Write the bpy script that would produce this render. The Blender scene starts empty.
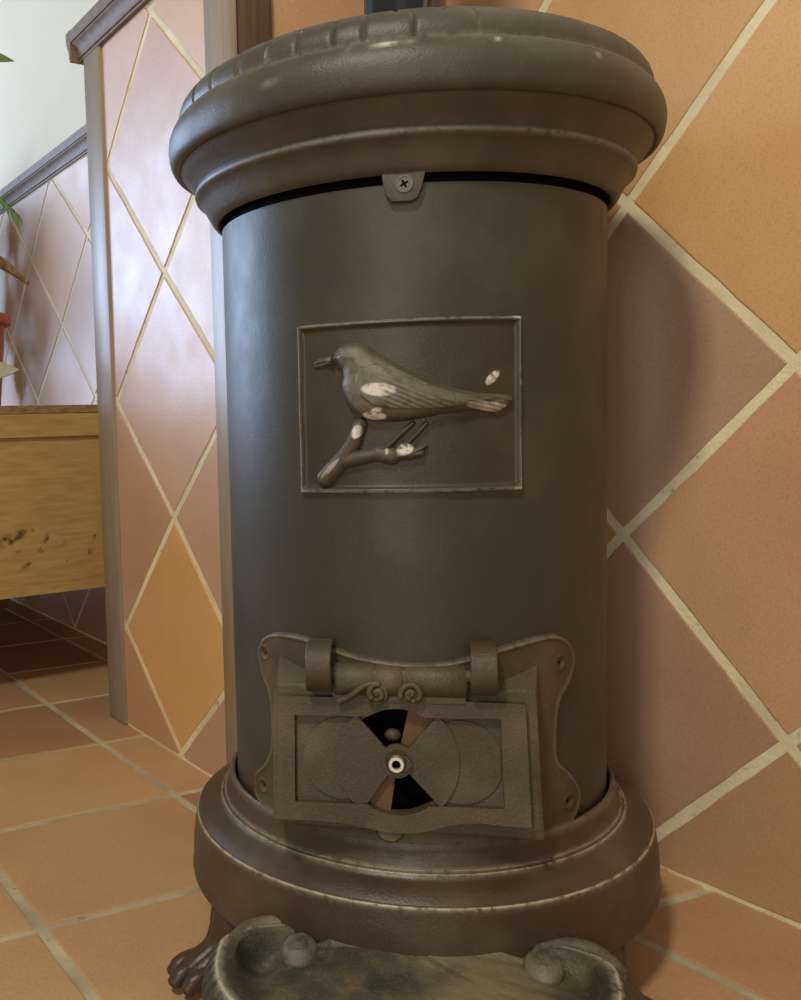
import bpy, bmesh, math, random
import numpy as np
from math import sin, cos, pi, radians, atan2, sqrt, hypot
from mathutils import Vector, Matrix

random.seed(7); rng = np.random.default_rng(11)
C = bpy.context.scene.collection

# ------------------------------------------------------------------ helpers
def link(o, parent=None):
    C.objects.link(o)
    if parent: o.parent = parent
    return o

def mesh(name, V, Fc, m=None, parent=None, smooth=True, sharp=38, attrs=None, fm=None):
    me = bpy.data.meshes.new(name)
    V = [tuple(map(float, v)) for v in V]
    me.from_pydata(V, [], [tuple(int(i) for i in f) for f in Fc])
    ms = m if isinstance(m, (list, tuple)) else [m]
    for x in ms:
        if x: me.materials.append(x)
    if fm is not None: me.polygons.foreach_set('material_index', np.asarray(fm, dtype=np.int32))
    for k, a in (attrs or {}).items():
        a = np.asarray(a, dtype=np.float32)
        if a.ndim == 1:
            at = me.attributes.new(k, 'FLOAT', 'POINT'); at.data.foreach_set('value', a)
        else:
            at = me.attributes.new(k, 'FLOAT_COLOR', 'POINT'); at.data.foreach_set('color', a.ravel())
    me.validate(); me.update()
    if smooth:
        me.shade_smooth()
        if sharp: me.set_sharp_from_angle(angle=radians(sharp))
    return link(bpy.data.objects.new(name, me), parent)

class MB:
    """collects shapes for ONE mesh"""
    def __init__(s): s.V = []; s.F = []; s.W = []
    def add(s, V, F, w=0.0):
        n = len(s.V); s.V += [tuple(v) for v in V]; s.F += [tuple(i+n for i in f) for f in F]
        s.W += list(w) if hasattr(w, '__len__') else [w]*len(V); return s
    def build(s, name, m, parent=None, sharp=38, bevel=0, seg=2):
        o = mesh(name, s.V, s.F, m, parent, True, sharp, {'wear_glint': s.W})
        bm = bmesh.new(); bm.from_mesh(o.data)
        bmesh.ops.recalc_face_normals(bm, faces=bm.faces)
        if not bevel:
            bm.to_mesh(o.data); bm.free(); o.data.shade_smooth(); o.data.set_sharp_from_angle(angle=radians(sharp))
        else:
            ed = [e for e in bm.edges if len(e.link_faces) == 2 and e.calc_face_angle(0) > radians(35)]
            bmesh.ops.bevel(bm, geom=ed, offset=bevel, segments=seg, profile=.5, affect='EDGES', clamp_overlap=True)
            bm.to_mesh(o.data); bm.free(); o.data.shade_smooth(); o.data.set_sharp_from_angle(angle=radians(sharp))
        return o

def box_vf(x0, x1, y0, y1, z0, z1, f=None):
    V = [(x, y, z) for x in (x0, x1) for y in (y0, y1) for z in (z0, z1)]
    if f: V = [f(*v) for v in V]
    F = [(0,1,3,2), (4,6,7,5), (0,4,5,1), (2,3,7,6), (0,2,6,4), (1,5,7,3)]
    return V, F

def prism_vf(pts, h0, h1, f):
    """closed 2-D outline extruded from depth h0 to h1 through map f(x, y, h)"""
    n = len(pts)
    V = [f(x, y, h0) for x, y in pts] + [f(x, y, h1) for x, y in pts]
    F = [tuple(range(n))[::-1], tuple(range(n, 2*n))] + [(i, (i+1) % n, n+(i+1) % n, n+i) for i in range(n)]
    return V, F

def ring_vf(outer, inner, h0, h1, f):
    """plate with a hole: two outlines of equal point count"""
    n = len(outer); V = []
    for h in (h0, h1):
        V += [f(x, y, h) for x, y in outer] + [f(x, y, h) for x, y in inner]
    F = []
    for i in range(n):
        j = (i+1) % n
        F += [(i, n+i, n+j, j), (2*n+i, 2*n+j, 3*n+j, 3*n+i), (i, j, 2*n+j, 2*n+i), (n+i, 3*n+i, 3*n+j, n+j)]
    return V, F

def lathe_vf(prof, seg=192, rfun=None, a0=0, a1=2*pi):
    full = abs(a1-a0-2*pi) < 1e-6
    n = seg if full else seg+1
    V = []; F = []
    for r, z in prof:
        for k in range(n):
            a = a0+(a1-a0)*k/seg
            rr, zz = rfun(r, z, a) if rfun else (r, z)
            V.append((rr*sin(a), -rr*cos(a), zz))
    for i in range(len(prof)-1):
        for k in range(seg):
            k2 = (k+1) % n
            F.append((i*n+k, i*n+k2, (i+1)*n+k2, (i+1)*n+k))
    return V, F

def tube_vf(path, rad, seg=10, cap=True, flat=1.0):
    P = [Vector(p) for p in path]; V = []; F = []; n = len(P)
    R = rad if hasattr(rad, '__len__') else [rad]*n
    up = Vector((.13, .21, .97))
    for i, p in enumerate(P):
        t = (P[min(i+1, n-1)]-P[max(i-1, 0)]).normalized()
        a = t.cross(up)
        if a.length < 1e-3: a = t.cross(Vector((1, 0, 0)))
        a.normalize(); b = t.cross(a)
        for k in range(seg):
            q = 2*pi*k/seg; V.append(tuple(p+a*(R[i]*cos(q))+b*(R[i]*flat*sin(q))))
    for i in range(n-1):
        for k in range(seg):
            k2 = (k+1) % seg
            F.append((i*seg+k, i*seg+k2, (i+1)*seg+k2, (i+1)*seg+k))
    if cap: F += [tuple(range(seg))[::-1], tuple(range((n-1)*seg, n*seg))]
    return V, F

def spline(P, n=8):
    P = [np.array(p, float) for p in P]; Q = [2*P[0]-P[1]]+P+[2*P[-1]-P[-2]]; out = []
    for i in range(1, len(Q)-2):
        for k in range(n):
            t = k/n; a, b, c, d = Q[i-1:i+3]
            out.append(.5*((2*b)+(-a+c)*t+(2*a-5*b+4*c-d)*t*t+(-a+3*b-3*c+d)*t**3))
    out.append(P[-1]); return [tuple(p) for p in out]

def ball_vf(c, rx, ry, rz, n=12, m=8):
    V = []; F = []
    for i in range(m+1):
        t = pi*i/m
        for k in range(n):
            a = 2*pi*k/n; V.append((c[0]+rx*sin(t)*cos(a), c[1]+ry*sin(t)*sin(a), c[2]+rz*cos(t)))
    for i in range(m):
        for k in range(n): F.append((i*n+k, i*n+(k+1) % n, (i+1)*n+(k+1) % n, (i+1)*n+k))
    return V, F

# ------------------------------------------------------------------ materials
class NT:
    def __init__(s, name):
        s.m = bpy.data.materials.new(name); s.m.use_nodes = True; s.t = s.m.node_tree
        s.b = s.t.nodes['Principled BSDF']; s.co = s.n('ShaderNodeTexCoord').outputs['Object']
    def n(s, ty, **k):
        x = s.t.nodes.new(ty)
        for a, v in k.items(): setattr(x, a, v)
        return x
    def l(s, a, b): s.t.links.new(a, b)
    def inp(s, sock, v):
        if isinstance(v, bpy.types.NodeSocket): s.l(v, sock)
        else: sock.default_value = v
    def noise(s, scale, detail=4, rough=.55, vec=None, out='Fac', stretch=None):
        x = s.n('ShaderNodeTexNoise'); v = vec or s.co
        if stretch:
            mp = s.n('ShaderNodeMapping'); mp.inputs['Scale'].default_value = stretch; s.l(v, mp.inputs['Vector']); v = mp.outputs[0]
        s.l(v, x.inputs['Vector']); x.inputs['Scale'].default_value = scale; x.inputs['Detail'].default_value = detail; x.inputs['Roughness'].default_value = rough
        return x.outputs[out]
    def ramp(s, f, lo, hi):
        x = s.n('ShaderNodeMapRange'); x.interpolation_type = 'SMOOTHSTEP'
        s.l(f, x.inputs['Value']); x.inputs['From Min'].default_value = lo; x.inputs['From Max'].default_value = hi
        return x.outputs[0]
    def mix(s, f, a, b, mode='MIX'):
        x = s.n('ShaderNodeMix', data_type='RGBA', blend_type=mode)
        s.inp(x.inputs[0], f); s.inp(x.inputs[6], a if isinstance(a, bpy.types.NodeSocket) else (*a, 1)); s.inp(x.inputs[7], b if isinstance(b, bpy.types.NodeSocket) else (*b, 1))
        return x.outputs[2]
    def math(s, op, a, b=0.0):
        x = s.n('ShaderNodeMath', operation=op); s.inp(x.inputs[0], a); s.inp(x.inputs[1], b); return x.outputs[0]
    def attr(s, name, out='Fac'): return s.n('ShaderNodeAttribute', attribute_name=name).outputs[out]
    def bump(s, h, strength=.3, dist=.002):
        x = s.n('ShaderNodeBump'); x.inputs['Strength'].default_value = strength; x.inputs['Distance'].default_value = dist
        s.l(h, x.inputs['Height']); s.l(x.outputs[0], s.b.inputs['Normal'])
    def out(s, col, rough=.5, spec=.5, metal=0.0):
        s.inp(s.b.inputs['Base Color'], col if isinstance(col, bpy.types.NodeSocket) else (*col, 1))
        s.inp(s.b.inputs['Roughness'], rough); s.b.inputs['Specular IOR Level'].default_value = spec
        s.inp(s.b.inputs['Metallic'], metal); return s.m

def srgb(r, g, b):
    f = lambda c: (c/255/12.92) if c/255 <= .04045 else ((c/255+.055)/1.055)**2.4
    return (f(r), f(g), f(b))

def iron(name, base, dust, rust, rust_lo=.62, rough=.46, dust_lo=.42, grain=.35, wear_glint_col=(226, 224, 212), spec=.5):
    t = NT(name)
    c = t.mix(t.ramp(t.noise(9, 6, .6), dust_lo, dust_lo+.32), srgb(*base), srgb(*dust))
    c = t.mix(t.math('MULTIPLY', t.ramp(t.noise(300, 3, .6), .5, .8), .45), c, srgb(*dust))
    c = t.mix(t.math('MULTIPLY', t.ramp(t.noise(14, 7, .68), rust_lo, rust_lo+.16), .75), c, srgb(*rust))
    w = t.math('MULTIPLY', t.attr('wear_glint'), t.ramp(t.noise(120, 4, .6), .28, .55))
    c = t.mix(w, c, srgb(*wear_glint_col))
    r = t.math('ADD', t.math('MULTIPLY', t.noise(20, 4), .28), rough-.14)
    t.bump(t.math('ADD', t.noise(420, 3, .6), t.math('MULTIPLY', t.noise(60, 3), 1.2)), grain, .0012)
    return t.out(c, r, spec)

M = {}
M['body'] = iron('painted_sheet_iron', (59, 58, 47), (74, 72, 60), (84, 58, 36), .72, .47, .46, .16)
M['cap'] = iron('cast_iron_lid', (70, 67, 55), (92, 88, 74), (90, 66, 42), .72, .46)
M['plate'] = iron('cast_iron_relief', (60, 54, 42), (76, 70, 55), (74, 52, 34), .72, .43, .46, .3)
M['bird'] = iron('worn_relief_iron', (76, 71, 57), (92, 86, 70), (80, 60, 40), .74, .5, .42, .35)
M['door'] = iron('dusty_cast_iron', (70, 61, 43), (98, 88, 65), (98, 66, 34), .6, .52, .4, .55)
M['base'] = iron('brown_cast_iron', (68, 55, 41), (90, 79, 61), (90, 60, 40), .58, .38, .45, .3, (206, 196, 164))
M['tray'] = iron('ashy_cast_iron', (56, 59, 51), (124, 115, 86), (134, 106, 60), .57, .46, .40, .9, (206, 202, 178))
M['rust'] = iron('rusty_shutter_iron', (100, 74, 40), (118, 92, 56), (84, 54, 24), .5, .6)
M['screw'] = iron('grey_screw_steel', (92, 88, 76), (120, 114, 98), (90, 60, 40), .68, .4)
M['bright'] = NT('bright_steel').out(srgb(214, 208, 190), .35, .5, .6)
t = NT('black_soot_shade'); M['soot_shade'] = t.out((.004, .004, .0035), .9, .1)  # near-black of firebox soot, also used for shade in gaps and holes
t = NT('polished_flue_steel')
M['chrome'] = t.out(t.mix(t.noise(6, 3), srgb(78, 80, 84), srgb(112, 114, 118)), .14, .5, 1.0)

def tile_mat(name, rough, spec):
    t = NT(name)
    c = t.attr('tint', 'Color')
    c = t.mix(t.math('MULTIPLY', t.ramp(t.noise(5, 5, .6), .35, .7), .45), c, t.mix(1.0, c, (.80, .74, .70), 'MULTIPLY'))
    c = t.mix(t.math('MULTIPLY', t.ramp(t.noise(330, 3, .7), .47, .70), .42), c, t.mix(1.0, c, (.62, .54, .48), 'MULTIPLY'))
    c = t.mix(t.math('MULTIPLY', t.ramp(t.noise(160, 2, .5), .74, .80), .5), c, srgb(232, 214, 180))
    r = t.math('ADD', t.math('MULTIPLY', t.noise(14, 4), .25), rough-.12)
    t.bump(t.math('ADD', t.noise(240, 4, .65), t.math('MULTIPLY', t.noise(25, 3), .8)), .22, .0015)
    return t.out(c, r, spec)
M['walltile'] = tile_mat('terracotta_wall_tile', .38, .42)
M['floortile'] = tile_mat('terracotta_floor_tile', .50, .35)
def grout(name, a, b, dark):
    t = NT(name)
    c = t.mix(t.ramp(t.noise(8, 5, .6), .35, .65), srgb(*a), srgb(*b))
    c = t.mix(t.math('MULTIPLY', t.ramp(t.noise(38, 5, .7), .6, .72), .8), c, srgb(*dark))
    t.bump(t.noise(180, 5, .7), .6, .003)
    return t.out(c, .8, .25)
M['grout'] = grout('cream_wall_grout', (248, 238, 200), (222, 212, 176), (140, 126, 96))
M['floorgrout'] = grout('grey_floor_grout', (212, 202, 172), (180, 170, 144), (116, 104, 82))
t = NT('cream_plaster'); t.bump(t.noise(60, 5, .6), .25, .003)
M['plaster'] = t.out(t.mix(t.noise(3, 4), srgb(236, 226, 194), srgb(244, 236, 208)), .8, .25)
def wood(name, a, b, stretch, rough=.5, knots=True, spec=.4):
    t = NT(name)
    c = t.mix(t.ramp(t.noise(9, 6, .62, stretch=stretch), .3, .7), srgb(*a), srgb(*b))
    if knots: c = t.mix(t.math('MULTIPLY', t.attr('wear_glint'), t.math('MULTIPLY', t.ramp(t.noise(60, 5, .7), .36, .62), .9)), c, srgb(62, 40, 22))
    t.bump(t.noise(30, 5, .6, stretch=stretch), .2, .002)
    return t.out(c, rough, spec)
M['trim'] = wood('taupe_painted_timber', (146, 132, 112), (158, 144, 122), (12, 12, 1.2), .4, False, .5)
M['rail'] = wood('dark_stained_rail', (112, 94, 74), (140, 120, 96), (1.5, 6, 12), .55, False, .3)
M['shaded_post'] = wood('shaded_timber', (74, 56, 38), (96, 74, 52), (12, 12, 1.2), .5, False, .4)  # post colour darkened for the side facing away from the window
M['planter'] = wood('golden_plywood', (168, 134, 80), (190, 156, 100), (1.4, 6, 9), .55)
M['planteredge'] = wood('weathered_board_edge', (112, 88, 58), (160, 132, 92), (5, 5, 20), .6)
t = NT('terracotta_plastic'); M['pot'] = t.out(t.mix(t.noise(12, 4), srgb(168, 76, 48), srgb(184, 92, 60)), .45, .4)
t = NT('green_leaf'); M['leaf'] = t.out(t.mix(t.noise(40, 3), srgb(74, 112, 44), srgb(120, 146, 70)), .5, .4)
t = NT('dark_green_leaf'); M['dark_leaf'] = t.out(t.mix(t.noise(40, 3), srgb(62, 66, 34), srgb(92, 84, 48)), .5, .4)
t = NT('grey_green_leaf'); M['grey_leaf'] = t.out(t.mix(t.noise(40, 3), srgb(150, 152, 128), srgb(186, 184, 160)), .6, .3)
t = NT('scaly_brown_bark'); t.bump(t.noise(90, 5, .7), .8, .004)
M['bark'] = t.out(t.mix(t.ramp(t.noise(70, 4, .6), .35, .65), srgb(112, 84, 58), srgb(158, 128, 96)), .8, .2)
t = NT('potting_soil'); M['soil'] = t.out(srgb(60, 44, 30), .95, .1)

# ------------------------------------------------------------------ room frame
# A runs along the tiled walls (away from the viewer, to the left), B points into the walls
ANG = .5486
AX = Vector((-sin(ANG), cos(ANG), 0)); BX = Vector((cos(ANG), sin(ANG), 0))
def W(u, v, z): p = AX*u+BX*v; return (p.x, p.y, z)
V_RIGHT, V_PANEL, V_BACK = 1.0563, .73, .9645
RAIL0, RAIL1, TOP = 1.305, 1.386, 2.7
U_END, U_FAR = 1.218, 1.764

def struct(o): o['kind'] = 'structure'; return o

def clip_half(P, nx, ny, d):
    out = []
    for i in range(len(P)):
        a, b = P[i], P[(i+1) % len(P)]
        da, db = nx*a[0]+ny*a[1]-d, nx*b[0]+ny*b[1]-d
        if da <= 0: out.append(a)
        if (da < 0 < db) or (db < 0 < da):
            t = da/(da-db); out.append((a[0]+(b[0]-a[0])*t, a[1]+(b[1]-a[1])*t))
    return out
def area(P): return .5*sum(P[i][0]*P[(i+1) % len(P)][1]-P[(i+1) % len(P)][0]*P[i][1] for i in range(len(P)))
def clean(P):
    out = []
    for p in P:
        if not out or hypot(p[0]-out[-1][0], p[1]-out[-1][1]) > 1e-4: out.append(p)
    if len(out) > 1 and hypot(out[0][0]-out[-1][0], out[0][1]-out[-1][1]) < 1e-4: out.pop()
    return out
def inset(P, g):
    if area(P) < 0: P = P[::-1]
    Q = list(P)
    for i in range(len(P)):
        a, b = P[i], P[(i+1) % len(P)]; dx, dy = b[0]-a[0], b[1]-a[1]; L = hypot(dx, dy)
        nx, ny = dy/L, -dx/L
        Q = clip_half(Q, nx, ny, nx*a[0]+ny*a[1]-g)
        if len(Q) < 3: return []
    return clean(Q)

class Tiles:
    """grout slab plus raised tiles as one surface mesh"""
    def __init__(s): s.V = []; s.F = []; s.T = []; s.FM = []
    def face(s, pts, m, tint=(1, 1, 1)):
        n = len(s.V); s.V += pts; s.T += [(*tint, 1)]*len(pts); s.F.append(tuple(range(n, n+len(pts)))); s.FM.append(m)
    def tile(s, P, f, tint, h=.0018, ch=.0025, rect=None, g=.0065):
        P = clean(P)
        if len(P) < 3: return
        P = inset(P, g)
        if rect:
            for nx, ny, d in ((-1, 0, -rect[0]), (1, 0, rect[1]), (0, -1, -rect[2]), (0, 1, rect[3])):
                if len(P) >= 3: P = clip_half(P, nx, ny, d)
        P = clean(P)
        if len(P) < 3 or abs(area(P)) < 2e-4: return
        if area(P) < 0: P = P[::-1]
        # irregular, hand-cut edges
        R = []
        for i in range(len(P)):
            a, b = P[i], P[(i+1) % len(P)]; L = hypot(b[0]-a[0], b[1]-a[1]); k = max(1, int(L/.03))
            for j in range(k):
                t = j/k; w = random.uniform(-.0009, .0009) if j else 0
                R.append((a[0]+(b[0]-a[0])*t-(b[1]-a[1])/L*w, a[1]+(b[1]-a[1])*t+(b[0]-a[0])/L*w))
        c = (sum(p[0] for p in R)/len(R), sum(p[1] for p in R)/len(R))
        def sc(q): return [(p[0]+(c[0]-p[0])/max(hypot(c[0]-p[0], c[1]-p[1]), 1e-6)*q, p[1]+(c[1]-p[1])/max(hypot(c[0]-p[0], c[1]-p[1]), 1e-6)*q) for p in R]
        n0 = len(s.V); k = len(R)
        for ring, hh in ((R, -.001), (sc(ch*.35), h*.7), (sc(ch), h)):
            s.V += [f(x, y, hh) for x, y in ring]; s.T += [(*tint, 1)]*k
        for r in (0, 1):
            for i in range(k):
                j = (i+1) % k; s.F.append((n0+r*k+i, n0+r*k+j, n0+(r+1)*k+j, n0+(r+1)*k+i)); s.FM.append(0)
        s.F.append(tuple(range(n0+2*k, n0+3*k))); s.FM.append(0)
    def slab(s, V, F, m): 
        n = len(s.V); s.V += V; s.T += [(1, 1, 1, 1)]*len(V); s.F += [tuple(i+n for i in f) for f in F]; s.FM += [m]*len(F)
    def build(s, name, mats):
        o = mesh(name, s.V, s.F, mats, None, False, 0, {'tint': s.T}, s.FM)
        bm = bmesh.new(); bm.from_mesh(o.data); bmesh.ops.recalc_face_normals(bm, faces=bm.faces); bm.to_mesh(o.data); bm.free()
        return struct(o)

TINTS = [(204, 160, 116), (200, 158, 120), (192, 152, 120), (212, 168, 120), (188, 150, 124), (204, 164, 128)]
def tint(seed, pal=TINTS):
    r = random.Random(seed); a, b = r.choice(pal), r.choice(pal); k = r.random()
    return srgb(*[a[i]*k+b[i]*(1-k) for i in range(3)])

def diamond_tiles(T, f, u0, du, z0, dz, known, rect, colours, g, flip=-1):
    def N(i, k): return known.get((i, k), (u0+flip*i*du, z0+k*dz))
    for i in range(-14, 15):
        for k in range(-6, 8):
            if (i+k) % 2 == 0:
                P = [N(i, k+1), N(i+1, k), N(i, k-1), N(i-1, k)]
                c = colours.get((i, k)); c = srgb(*c) if c else tint(i*31+k*7+int(u0*100))
                T.tile(P, f, c, rect=rect, g=g)

# floor ---------------------------------------------------------------
T = Tiles()
T.slab([W(-1.4, -2.6, -.004), W(5, -2.6, -.004), W(5, 1.2, -.004), W(-1.4, 1.2, -.004), W(-1.4, -2.6, -.1), W(5, -2.6, -.1), W(5, 1.2, -.1), W(-1.4, 1.2, -.1)],
       [(0, 1, 2, 3), (7, 6, 5, 4), (0, 4, 5, 1), (1, 5, 6, 2), (2, 6, 7, 3), (3, 7, 4, 0)], 1)
cols = [-2.48-.0, -2.17, -1.86, -1.55, -1.24, -.93, -.61, -.30, .018, .332, .646, .893, 1.2]
us = [1.3245+.3035*k for k in range(-9, 13)]
for j in range(len(cols)-1):
    for i in range(len(us)-1):
        v0, v1 = cols[j], cols[j+1]
        def uu(u, v): return u-.105*(max(v, -.5)-.646)+(.0 if v < .9 else -.012)
        P = [(uu(us[i], v0), v0), (uu(us[i+1], v0), v0), (uu(us[i+1], v1), v1), (uu(us[i], v1), v1)]
        c = tint(i*17+j*5, [(204, 166, 124), (192, 152, 118), (180, 138, 106), (208, 172, 126)])
        T.tile(P, lambda x, y, h: W(x, y, -.004+h*1.25), c, rect=(-1.39, 4.99, -2.59, 1.19), g=.0065)
T.build('floor', [M['floortile'], M['floorgrout']])

# right wall ----------------------------------------------------------
def wall_slab(T, u0, u1, v0, v1, z0, z1, m):
    V, F = box_vf(u0, u1, v0, v1, z0, z1, W); T.slab(V, F, m)
T = Tiles()
wall_slab(T, -1.4, 1.764, V_RIGHT, V_RIGHT+.12, -.05, RAIL0, 1)
wall_slab(T, -1.4, 1.764, V_RIGHT-.002, V_RIGHT+.12, RAIL0, TOP, 2)
known = {(0, 1): (.788, .857), (1, 0): (.572, .641), (0, -1): (.793, .431), (1, -2): (.574, .211), (0, -3): (.79, -.01), (1, 2): (.58, 1.066)}
colr = {(1, 1): (221, 177, 124), (0, 0): (191, 159, 132), (1, -1): (211, 171, 132), (0, 2): (213, 173, 124), (0, -2): (189, 153, 126), (2, 0): (199, 163, 132), (1, -3): (191, 155, 120), (2, -2): (203, 167, 128), (2, 2): (217, 179, 132), (-1, 1): (203, 163, 122)}
diamond_tiles(T, lambda u, z, h: W(u, V_RIGHT-h, z), .788, .2155, .6422, .2144, known, (-1.39, 1.21, .004, RAIL0), colr, .0065)
T.build('wall_right', [M['walltile'], M['grout'], M['plaster']])

# tiled pier (the narrow panel left of the stove) ----------------------
T = Tiles()
wall_slab(T, U_END, U_FAR, V_PANEL, V_RIGHT, -.05, RAIL0+.06, 1)
known = {(0, 1): (1.692, 1.083), (1, 2): (1.480, 1.290), (1, 0): (1.463, .853), (0, -1): (1.687, .640), (1, -2): (1.458, .432), (0, -3): (1.684, .201), (1, -4): (1.461, .010),
         (2, -1): (1.235, .638), (2, -3): (1.235, .213), (2, 1): (1.235, 1.062)}
colp = {(0, 0): (207, 173, 146), (1, 1): (211, 175, 146), (1, -1): (209, 175, 148), (0, -2): (203, 165, 138), (2, 0): (211, 177, 150), (1, -3): (227, 181, 122), (2, -2): (205, 169, 142), (0, -4): (203, 161, 126), (2, -4): (199, 161, 134), (0, 2): (217, 183, 150), (2, 2): (217, 183, 150)}
diamond_tiles(T, lambda u, z, h: W(u, V_PANEL-h, z), 1.69, .228, .8612, .2195, known, (U_END+.069, 1.695, .004, RAIL0), colp, .0058)
diamond_tiles(T, lambda v, z, h: W(U_END-h, v, z), .885, .2144, .755, .2144, {}, (V_PANEL+.062, V_RIGHT-.004, .004, RAIL0), {}, .0065)
T.build('wall_left', [M['walltile'], M['grout']])

# back wall behind the planter ----------------------------------------
T = Tiles()
wall_slab(T, U_FAR, 5, V_BACK, V_BACK+.15, -.05, RAIL0, 1)
wall_slab(T, U_FAR, 5, V_BACK-.002, V_BACK+.15, RAIL0, TOP, 2)
known = {(1, 2): (2.846, 1.112), (0, 1): (2.600, .888), (1, 0): (2.845, .681), (2, 3): (3.076, 1.319), (-1, 2): (2.380, 1.102), (-1, 0): (2.371, .674), (0, -3): (2.606, .006), (0, 3): (2.64, 1.318)}
diamond_tiles(T, lambda u, z, h: W(u, V_BACK-h, z), 2.609, .236, .6735, .2145, known, (U_FAR+.01, 4.99, .004, RAIL0), {}, .006, flip=1)
T.build('wall_back', [M['walltile'], M['grout'], M['plaster']])

# timber trim ----------------------------------------------------------
def trim(name, parts, m, bevel=.003):
    b = MB()
    for V, F in parts: b.add(V, F)
    return struct(b.build(name, m, None, 30, bevel))
trim('trim_1', [box_vf(1.694, U_FAR+.008, V_PANEL-.008, V_PANEL+.05, 0, RAIL0+.01, W)], M['trim'])
trim('trim_2', [box_vf(U_END-.010, U_END+.067, V_PANEL-.010, V_PANEL+.004, 0, RAIL0+.01, W)], M['trim'])
trim('trim_3', [box_vf(U_END-.012, U_END+.004, V_PANEL+.005, V_PANEL+.064, 0, RAIL0+.01, W)], M['shaded_post'])
PROF = [(.0, 1.308), (-.005, 1.308), (-.005, 1.312), (-.008, 1.314), (-.008, 1.320), (-.010, 1.328), (-.014, 1.336), (-.018, 1.340), (-.018, 1.343), (-.021, 1.344), (-.021, 1.366), (.0, 1.368)]
def rail(name, u0, u1, v, end=0, m='rail', back=.0):
    b = MB(); P = PROF if not back else PROF[:-1]+[(back, 1.368), (back, 1.308)]
    b.add(*prism_vf(P, u0, u1, lambda o, z, u: W(u, v+o, z)))
    if end:   # the moulding turns the corner
        b.add(*prism_vf([(-o, z) for o, z in PROF], v-.021, v+back, lambda o, z, vv: W(u1+o, vv, z)))
    return struct(b.build(name, M[m], None, 30))
rail('trim_4', U_END-.03, U_FAR+.030, V_PANEL-.004, 1, 'rail', .33)
rail('trim_5', U_FAR+.1, 5, V_BACK-.002)
rail('trim_6', -1.4, U_END, V_RIGHT-.002)

# ------------------------------------------------------------------ the stove
STOVE = (.1842, 1.08, 0)
stove = link(bpy.data.objects.new('cast_iron_stove', None))
stove.location = STOVE; stove.rotation_euler = (0, 0, radians(-10.5))
stove['label'] = 'tall round dark cast iron wood stove with bird relief and small hinged ash door'
stove['category'] = 'stove'
RB = .2109

# body: sheet drum with an opening behind the door
segA, zs = 240, [.150, .165, .18]+[.20+.0125*i for i in range(14)]+[.38+.03*i for i in range(15)]+[.8045]
V = []; F = []; n = segA
for z in zs:
    for k in range(n):
        a = 2*pi*k/n; V.append((RB*sin(a), -RB*cos(a), z))
for i in range(len(zs)-1):
    for k in range(n):
        a = (k+.5)*360/n; a = a-360 if a > 180 else a
        if abs(a+3.8) < 17.5 and .212 < (zs[i]+zs[i+1])/2 < .330: continue
        F.append((i*n+k, i*n+(k+1) % n, (i+1)*n+(k+1) % n, (i+1)*n+k))
wz = np.array(V)[:, 2]; wa = np.degrees(np.arctan2(np.array(V)[:, 0], -np.array(V)[:, 1]))
mesh('drum', V, F, M['body'], stove, True, 60)
b = MB(); b.add(*lathe_vf([(RB, .8040), (RB-.0012, .8048), (.2050, .8048), (.2050, .830)], 160)); b.build('shaded_neck', M['soot_shade'], stove, 40)  # recessed band coloured black for the shaded gap under the lid lip
# inner firebox liner, black with soot
b = MB(); b.add(*lathe_vf([(.0, .17), (.150, .17), (.150, .42), (.0, .42)], 48))
bm_l = b.V
LF = [f for f in b.F if not all(abs(degr) < 50 for degr in [math.degrees(atan2(bm_l[i][0], -bm_l[i][1])) for i in f]) or all(bm_l[i][2] < .18 for i in f) or all(bm_l[i][2] > .41 for i in f)]
mesh('firebox', bm_l, LF, M['soot_shade'], stove)

# lid
lip = [(.205, .826), (.2105, .820), (.2125, .8135), (.2160, .8120), (.2195, .8135), (.2225, .8175), (.2262, .8240), (.2300, .8310), (.2335, .8365), (.2365, .8388),
       (.2392, .8405), (.2402, .8432), (.2392, .8462), (.2385, .8485), (.2408, .8520), (.2440, .8560), (.2480, .8605), (.2520, .8650), (.2545, .8686), (.2556, .8697), (.2572, .8692),
       (.2598, .8690), (.2630, .8712), (.2655, .8760), (.2670, .8820), (.2676, .8885), (.2674, .8945), (.2662, .9000), (.2640, .9055), (.2612, .9100), (.2585, .9132), (.2566, .9150), (.2556, .9160)]
dome = [(.2558, .9175), (.2560, .9205), (.2553, .9260), (.2532, .9315), (.2500, .9362), (.2464, .9398), (.2440, .9412), (.2425, .9418), (.2410, .9432), (.2360, .9464), (.2290, .9500), (.2180, .9546),
        (.2050, .9592), (.1880, .9640), (.1600, .9690), (.1200, .9722), (.0700, .9738), (.047, .974), (.0, .974)]
notch1 = [-66, -57, -47.2, -39, -32, -24, -17.8, -8, 4, 17, 30, 43, 56, 70, 84, 98, 112, 126, 140, 154, 168, -80, -94, -108, -122, -136, -150, -164]
notch1 = [a+10.5 for a in notch1]
def dome_r(r, z, a):
    if z < .917 or r < .19: return r, z
    d = math.degrees(a); d = d-360 if d > 180 else d
    upper = r < .2420
    ns = [q+6 for q in notch1] if upper else notch1
    m = min(abs((d-q+180) % 360-180) for q in ns)
    k = math.exp(-(m*r*pi/180/.0016)**2)*.0028*(1 if d < 12 else .35)
    return r-k*.8, z-k*.6
b = MB(); V, F = lathe_vf(lip+dome, 720, dome_r)
ww = [0.55*math.exp(-((v[2]-.9155)/.003)**2)*.5 + (.5*math.exp(-((v[2]-.8425)/.002)**2)) for v in V]
CHIPS = [(-3.0, .9100, 2.2, .0018, .8), (1.5, .9085, 1.2, .0014, .7), (-10, .9080, .8, .0015, .6), (-26, .8960, 2.0, .0014, .5), (18, .9095, .6, .0015, .6), (40, .905, .7, .0012, .4)]
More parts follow.
